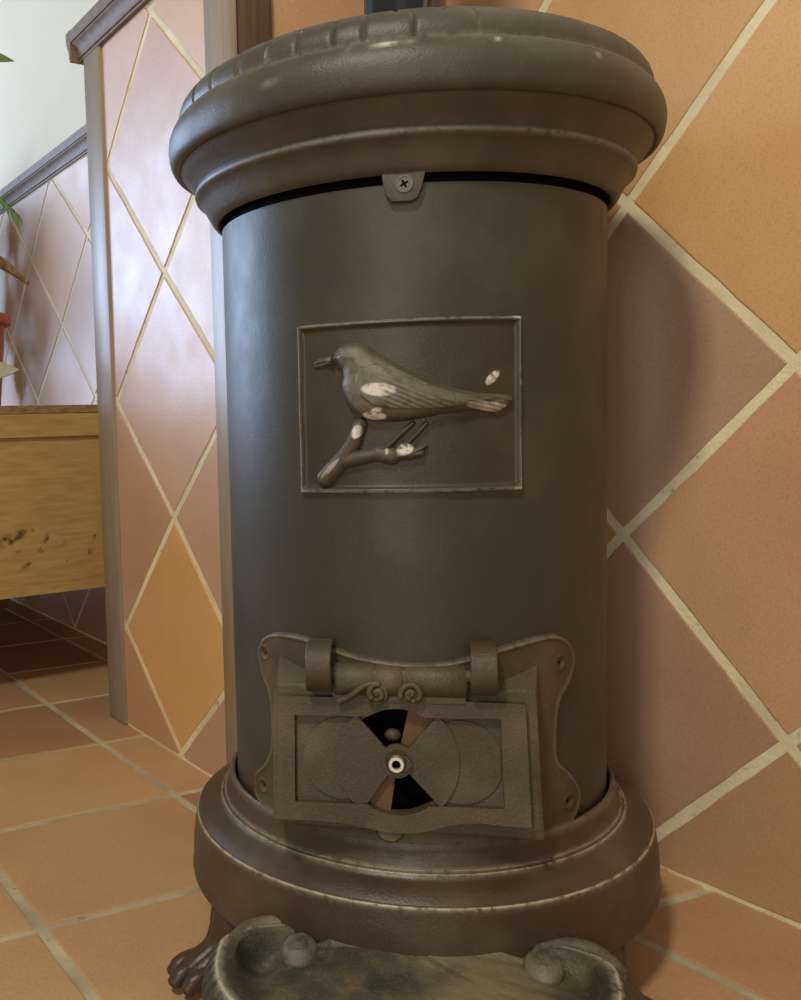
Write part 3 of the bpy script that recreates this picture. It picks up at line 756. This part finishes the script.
# local: x = B (toward the wall), y = A (away)
u0, u1, v0, v1 = -.50, 1.60, -1.30, .395
def front_board(x0, x1, y0, y1, z0, z1, name, m, knots=()):
    nx, nz = int((x1-x0)/.006), int((z1-z0)/.006); X, Z = np.meshgrid(np.linspace(x0, x1, nx+1), np.linspace(z0, z1, nz+1))
    w = np.zeros(X.shape)
    for kx, kz, a, bb, g in knots: w = np.maximum(w, spot(X, Z, (kx, kz), a, bb, g))
    n = X.size; Vf = np.stack([X, np.full(X.shape, y0), Z], -1).reshape(-1, 3); Vb = Vf.copy(); Vb[:, 1] = y1
    idx = np.arange(n).reshape(nz+1, nx+1); q = np.stack([idx[:-1, :-1], idx[:-1, 1:], idx[1:, 1:], idx[1:, :-1]], -1).reshape(-1, 4)
    loop = list(idx[0, :])+list(idx[1:, -1])+list(idx[-1, -2::-1])+list(idx[-2:0:-1, 0])
    sides = [(loop[i], n+loop[i], n+loop[(i+1) % len(loop)], loop[(i+1) % len(loop)]) for i in range(len(loop))]
    mesh(name, np.vstack([Vf, Vb]), [tuple(x) for x in q]+[tuple(x[::-1]+n) for x in q]+sides, m, pl, True, 30, {'wear_glint': np.concatenate([w.ravel(), 0*w.ravel()])})
kn = [(.040, .362, .034, .010, .35), (.068, .300, .013, .004, .5), (.116, .355, .004, .012, -.3), (.155, .342, .005, .006, 0), (.215, .318, .006, .006, 0), (.100, .330, .007, .005, 0), (.085, .375, .006, .004, 0), (.160, .305, .004, .004, 0), (.225, .350, .003, .007, 0), (.055, .335, .006, .004, 0), (-.2, .45, .02, .02, 0), (-.05, .40, .02, .01, .3)]
front_board(v0, v1, u0, u0+.02, .262, .575, 'front_board', M['planter'], kn)
front_board(v0, v1, u0-.010, u0+.02, .575, .624, 'top_rail', M['planter'])
front_board(v0, v1, u0-.016, u0+.02, .238, .262, 'bottom_rail', M['planter'], [(.125, .25, .006, .004, 0)])
for nm, x0, x1, y0, y1, z0, z1, mm in (('side_board', v0, v0+.02, u0+.02, u1, .24, .623, 'planter'), ('side_board', v1-.02, v1, u0+.02, u1, .24, .623, 'planter'), ('back_board', v0+.02, v1-.02, u1-.02, u1, .24, .623, 'planter'), ('bottom_board', v0+.02, v1-.02, u0+.02, u1-.02, .24, .26, 'planter'), ('lid_board', v0-.004, v1+.002, u0-.012, u1+.004, .624, .642, 'planteredge')):
    b = MB(); b.add(*box_vf(x0, x1, y0, y1, z0, z1)); b.build(nm, M[mm], pl, 30, .0015, 1)
for x, y in ((v0+.03, u0+.05), (v1-.07, u0+.05), (v0+.03, u1-.09), (v1-.07, u1-.09), (v1-.065, .66), (v0+.03, .66)):
    b = MB(); b.add(*box_vf(x, x+.045, y, y+.045, 0, .24)); b.build('leg', M['planter'], pl, 30, .002, 1)

# ------------------------------------------------------------------ plants on the planter (mostly beyond the frame's left edge)
def leaf_vf(path, w, thick=.0008, up=(0, 0, 1)):
    """tapered blade along a path, gently V-folded"""
    P = [Vector(p) for p in path]; n = len(P); V = []; F = []
    for i, p in enumerate(P):
        t = (P[min(i+1, n-1)]-P[max(i-1, 0)]).normalized(); a = t.cross(Vector(up))
        if a.length < 1e-3: a = Vector((1, 0, 0))
        a.normalize(); nn = a.cross(t); k = i/(n-1); ww = w*max(.04, math.sin(pi*min(1, .12+k*.88))**.8)
        for s in (-1, 0, 1): V.append(tuple(p+a*(s*ww)+nn*(abs(s)*ww*.25)))
        for s in (-1, 0, 1): V.append(tuple(p+a*(s*ww)+nn*(abs(s)*ww*.25-thick)))
    for i in range(n-1):
        o, q = i*6, (i+1)*6
        F += [(o, o+1, q+1, q), (o+1, o+2, q+2, q+1), (o+4, o+3, q+3, q+4), (o+5, o+4, q+4, q+5), (o, q, q+3, o+3), (o+2, o+5, q+5, q+2)]
    F += [(0, 3, 4, 1), (1, 4, 5, 2)]
    return V, F
PZ = .642
pp = Vector((-.668, 2.20, PZ))
palm = link(bpy.data.objects.new('potted_palm', None)); palm.location = pp
palm['label'] = 'palm with drooping green frond and scaly trunk in terracotta pot on the planter'; palm['category'] = 'potted plant'
b = MB(); b.add(*lathe_vf([(.0, .0), (.078, 0), (.082, .006), (.100, .190), (.108, .192), (.114, .196), (.116, .206), (.114, .216), (.108, .219), (.104, .216), (.100, .200), (.096, .19)], 72)); pot = b.build('pot', M['pot'], palm, 40)
b = MB(); b.add(*lathe_vf([(.0, .192), (.05, .196), (.098, .190)], 40)); b.build('soil', M['soil'], palm)
b = MB(); b.add(*tube_vf(spline([(-.01, 0, .17), (.0, 0, .30), (.01, -.01, .42), (.0, -.02, .55), (-.02, -.02, .70)], 6), [.030]*8+[.027]*8+[.024]*9, 16)); b.build('trunk', M['bark'], palm, 60)
b = MB(); P = spline([(.005, -.015, .360), (.06, -.03, .352), (.115, -.04, .325), (.172, -.045, .280)], 6)
b.add(*tube_vf(P, [.030-.024*(i/(len(P)-1))**1.3 for i in range(len(P))], 12, flat=.8)); b.build('dry_branch', M['bark'], palm, 60)
def frond(root, tip, droop, n, L, w, name='frond'):
    b = MB(); a, e = Vector(root), Vector(tip); ps = []
    for i in range(13):
        t = i/12; p = a.lerp(e, t); p.z += droop*4*t*(1-t); ps.append(tuple(p))
    b.add(*tube_vf(ps, [.004-.0028*i/12 for i in range(13)], 6))
    for i in range(n):
        t = .15+.85*i/(n-1); k = t*12; j = min(int(k), 11); p = Vector(ps[j]).lerp(Vector(ps[j+1]), k-j); d = (Vector(ps[j+1])-Vector(ps[j])).normalized()
        sd = d.cross(Vector((0, 0, 1))).normalized()
        for s in (-1, 1):
            dr = (d*.75+sd*s*.55).normalized(); l = L*(1-.45*t)
            b.add(*leaf_vf([tuple(p), tuple(p+dr*l*.4+Vector((0, 0, .006))), tuple(p+dr*l*.75), tuple(p+dr*l-Vector((0, 0, .02)))], w))
    return b.build(name, M['leaf'], palm, 60)
top = (-.02, -.02, .70)
frond((.0, -.02, .50), (.140, -.03, .440), .025, 11, .060, .0048)
frond(top, (-.30, .04, .60), .12, 12, .10, .007); frond(top, (-.34, .16, .66), .14, 12, .16, .007); frond(top, (-.12, .30, .70), .12, 12, .16, .007)
frond(top, (-.22, .24, .50), .1, 12, .15, .007); frond(top, (.02, .12, .95), .06, 10, .10, .006)
b = MB(); b.add(*leaf_vf(spline([(-.02, -.02, .70), (.04, -.01, .775), (.09, .0, .795), (.152, .0, .785)], 5), .022, .0008, (0, -1, .3))); b.build('broad_leaf', M['leaf'], palm, 60)

suc = link(bpy.data.objects.new('potted_succulent', None)); suc.location = (-.622, 1.985, PZ)
suc['label'] = 'pale grey leaved succulent at the left edge in front of the terracotta pot'; suc['category'] = 'potted plant'
b = MB(); b.add(*lathe_vf([(.0, 0), (.036, 0), (.046, .050), (.049, .052), (.049, .060), (.044, .060), (.040, .050), (.0, .050)], 40)); b.build('pot', M['pot'], suc, 40)
for k in range(9):
    a = .1+k*2*pi/9; l = .135 if k == 0 else .066; up = .035 if k == 0 else .05
    b = MB(); b.add(*leaf_vf(spline([(0, 0, .050), (cos(a)*l*.45, sin(a)*l*.45, .055+up*.5), (cos(a)*l, sin(a)*l, .050+up*.75)], 5), .026 if k == 0 else .014, .003, (0, -1, .25) if k == 0 else (0, 0, 1))); b.build('leaf', M['grey_leaf'], suc, 60)

rub = link(bpy.data.objects.new('potted_rubber_plant', None)); rub.location = (-1.06, 3.12, PZ)
rub['label'] = 'dark drooping broad leaved plant farther back on the planter, beyond the left edge'; rub['category'] = 'potted plant'
b = MB(); b.add(*lathe_vf([(.0, 0), (.06, 0), (.085, .120), (.090, .122), (.090, .135), (.080, .135), (.074, .115), (.0, .115)], 48)); b.build('pot', M['pot'], rub, 40)
b = MB(); b.add(*tube_vf(spline([(0, 0, .10), (.01, 0, .26), (-.01, .01, .46), (.0, .0, .71)], 6), [.016]*6+[.014]*6+[.012]*7, 12)); b.build('trunk', M['bark'], rub, 60)
rr_ = random.Random(5)
for k in range(24):
    a = k*2.4; hz = .20+.50*(k/23); l = rr_.uniform(.16, .27); c_, s_ = cos(a), sin(a)
    l = min(l, .19/max(.05, c_*BX.x+s_*BX.y))
    b = MB(); b.add(*leaf_vf(spline([(0, 0, hz), (c_*l*.4, s_*l*.4, hz+.05), (c_*l*.8, s_*l*.8, hz+.01), (c_*l*.98, s_*l*.98, hz-.09), (c_*l, s_*l, hz-.17)], 5), .046, .001)); b.build('leaf', M['dark_leaf'], rub, 60)

# ------------------------------------------------------------------ light
def area_light(name, loc, target, sx, sy, energy, col, spread=180):
    L = bpy.data.lights.new(name, 'AREA'); L.shape = 'RECTANGLE'; L.size = sx; L.size_y = sy; L.energy = energy; L.color = col; L.spread = radians(spread)
    o = bpy.data.objects.new(name, L); C.objects.link(o); o.location = loc
    o.rotation_euler = (Vector(target)-Vector(loc)).to_track_quat('-Z', 'Y').to_euler(); return o
area_light('window_daylight', (-4.4, 4.12, 1.65), (-.4, 1.6, .9), 2.3, 2.1, 235, (.50, .68, 1.0))
area_light('ceiling_lamp', (-.55, -.45, 2.45), (.3, 1.0, .5), .26, .26, 33, (1.0, .90, .72))
area_light('room_fill', (-.9, -2.4, 1.15), (.3, 1.2, .5), 1.6, 1.4, 25, (1.0, .93, .86))  # soft fill light added behind the camera; no such source known
w = bpy.data.worlds.new('room_light'); bpy.context.scene.world = w; w.use_nodes = True
w.node_tree.nodes['Background'].inputs[0].default_value = (1.0, .93, .80, 1); w.node_tree.nodes['Background'].inputs[1].default_value = .21

# ------------------------------------------------------------------ camera
cam = bpy.data.cameras.new('camera'); co = bpy.data.objects.new('camera', cam); C.objects.link(co)
F_PX, CXP, CYP, PITCH, ROLL = 936.3693, 253.0267, 496.8272, .0777, -.0277
cp, sp, cr, sr = cos(PITCH), sin(PITCH), cos(ROLL), sin(ROLL)
fw = Vector((0, cp, -sp)); U0 = Vector((0, sp, cp)); R0 = Vector((1, 0, 0)); Rv = R0*cr+U0*sr; Uv = U0*cr-R0*sr
co.matrix_world = Matrix(((Rv.x, Uv.x, -fw.x, 0), (Rv.y, Uv.y, -fw.y, 0), (Rv.z, Uv.z, -fw.z, .59), (0, 0, 0, 1)))
# portrait frame: AUTO fits the long (vertical) side, so fit the width explicitly
cam.sensor_fit = 'HORIZONTAL'; cam.sensor_width = 36; cam.lens = F_PX/801*36
cam.shift_x = (400.5-CXP)/801; cam.shift_y = (CYP-500)/801
cam.clip_start = .01
sc = bpy.context.scene; sc.camera = co
sc.view_settings.view_transform = 'Standard'; sc.view_settings.look = 'None'; sc.view_settings.gamma = 1; sc.view_settings.use_curve_mapping = False
sc.view_settings.exposure = 0.0
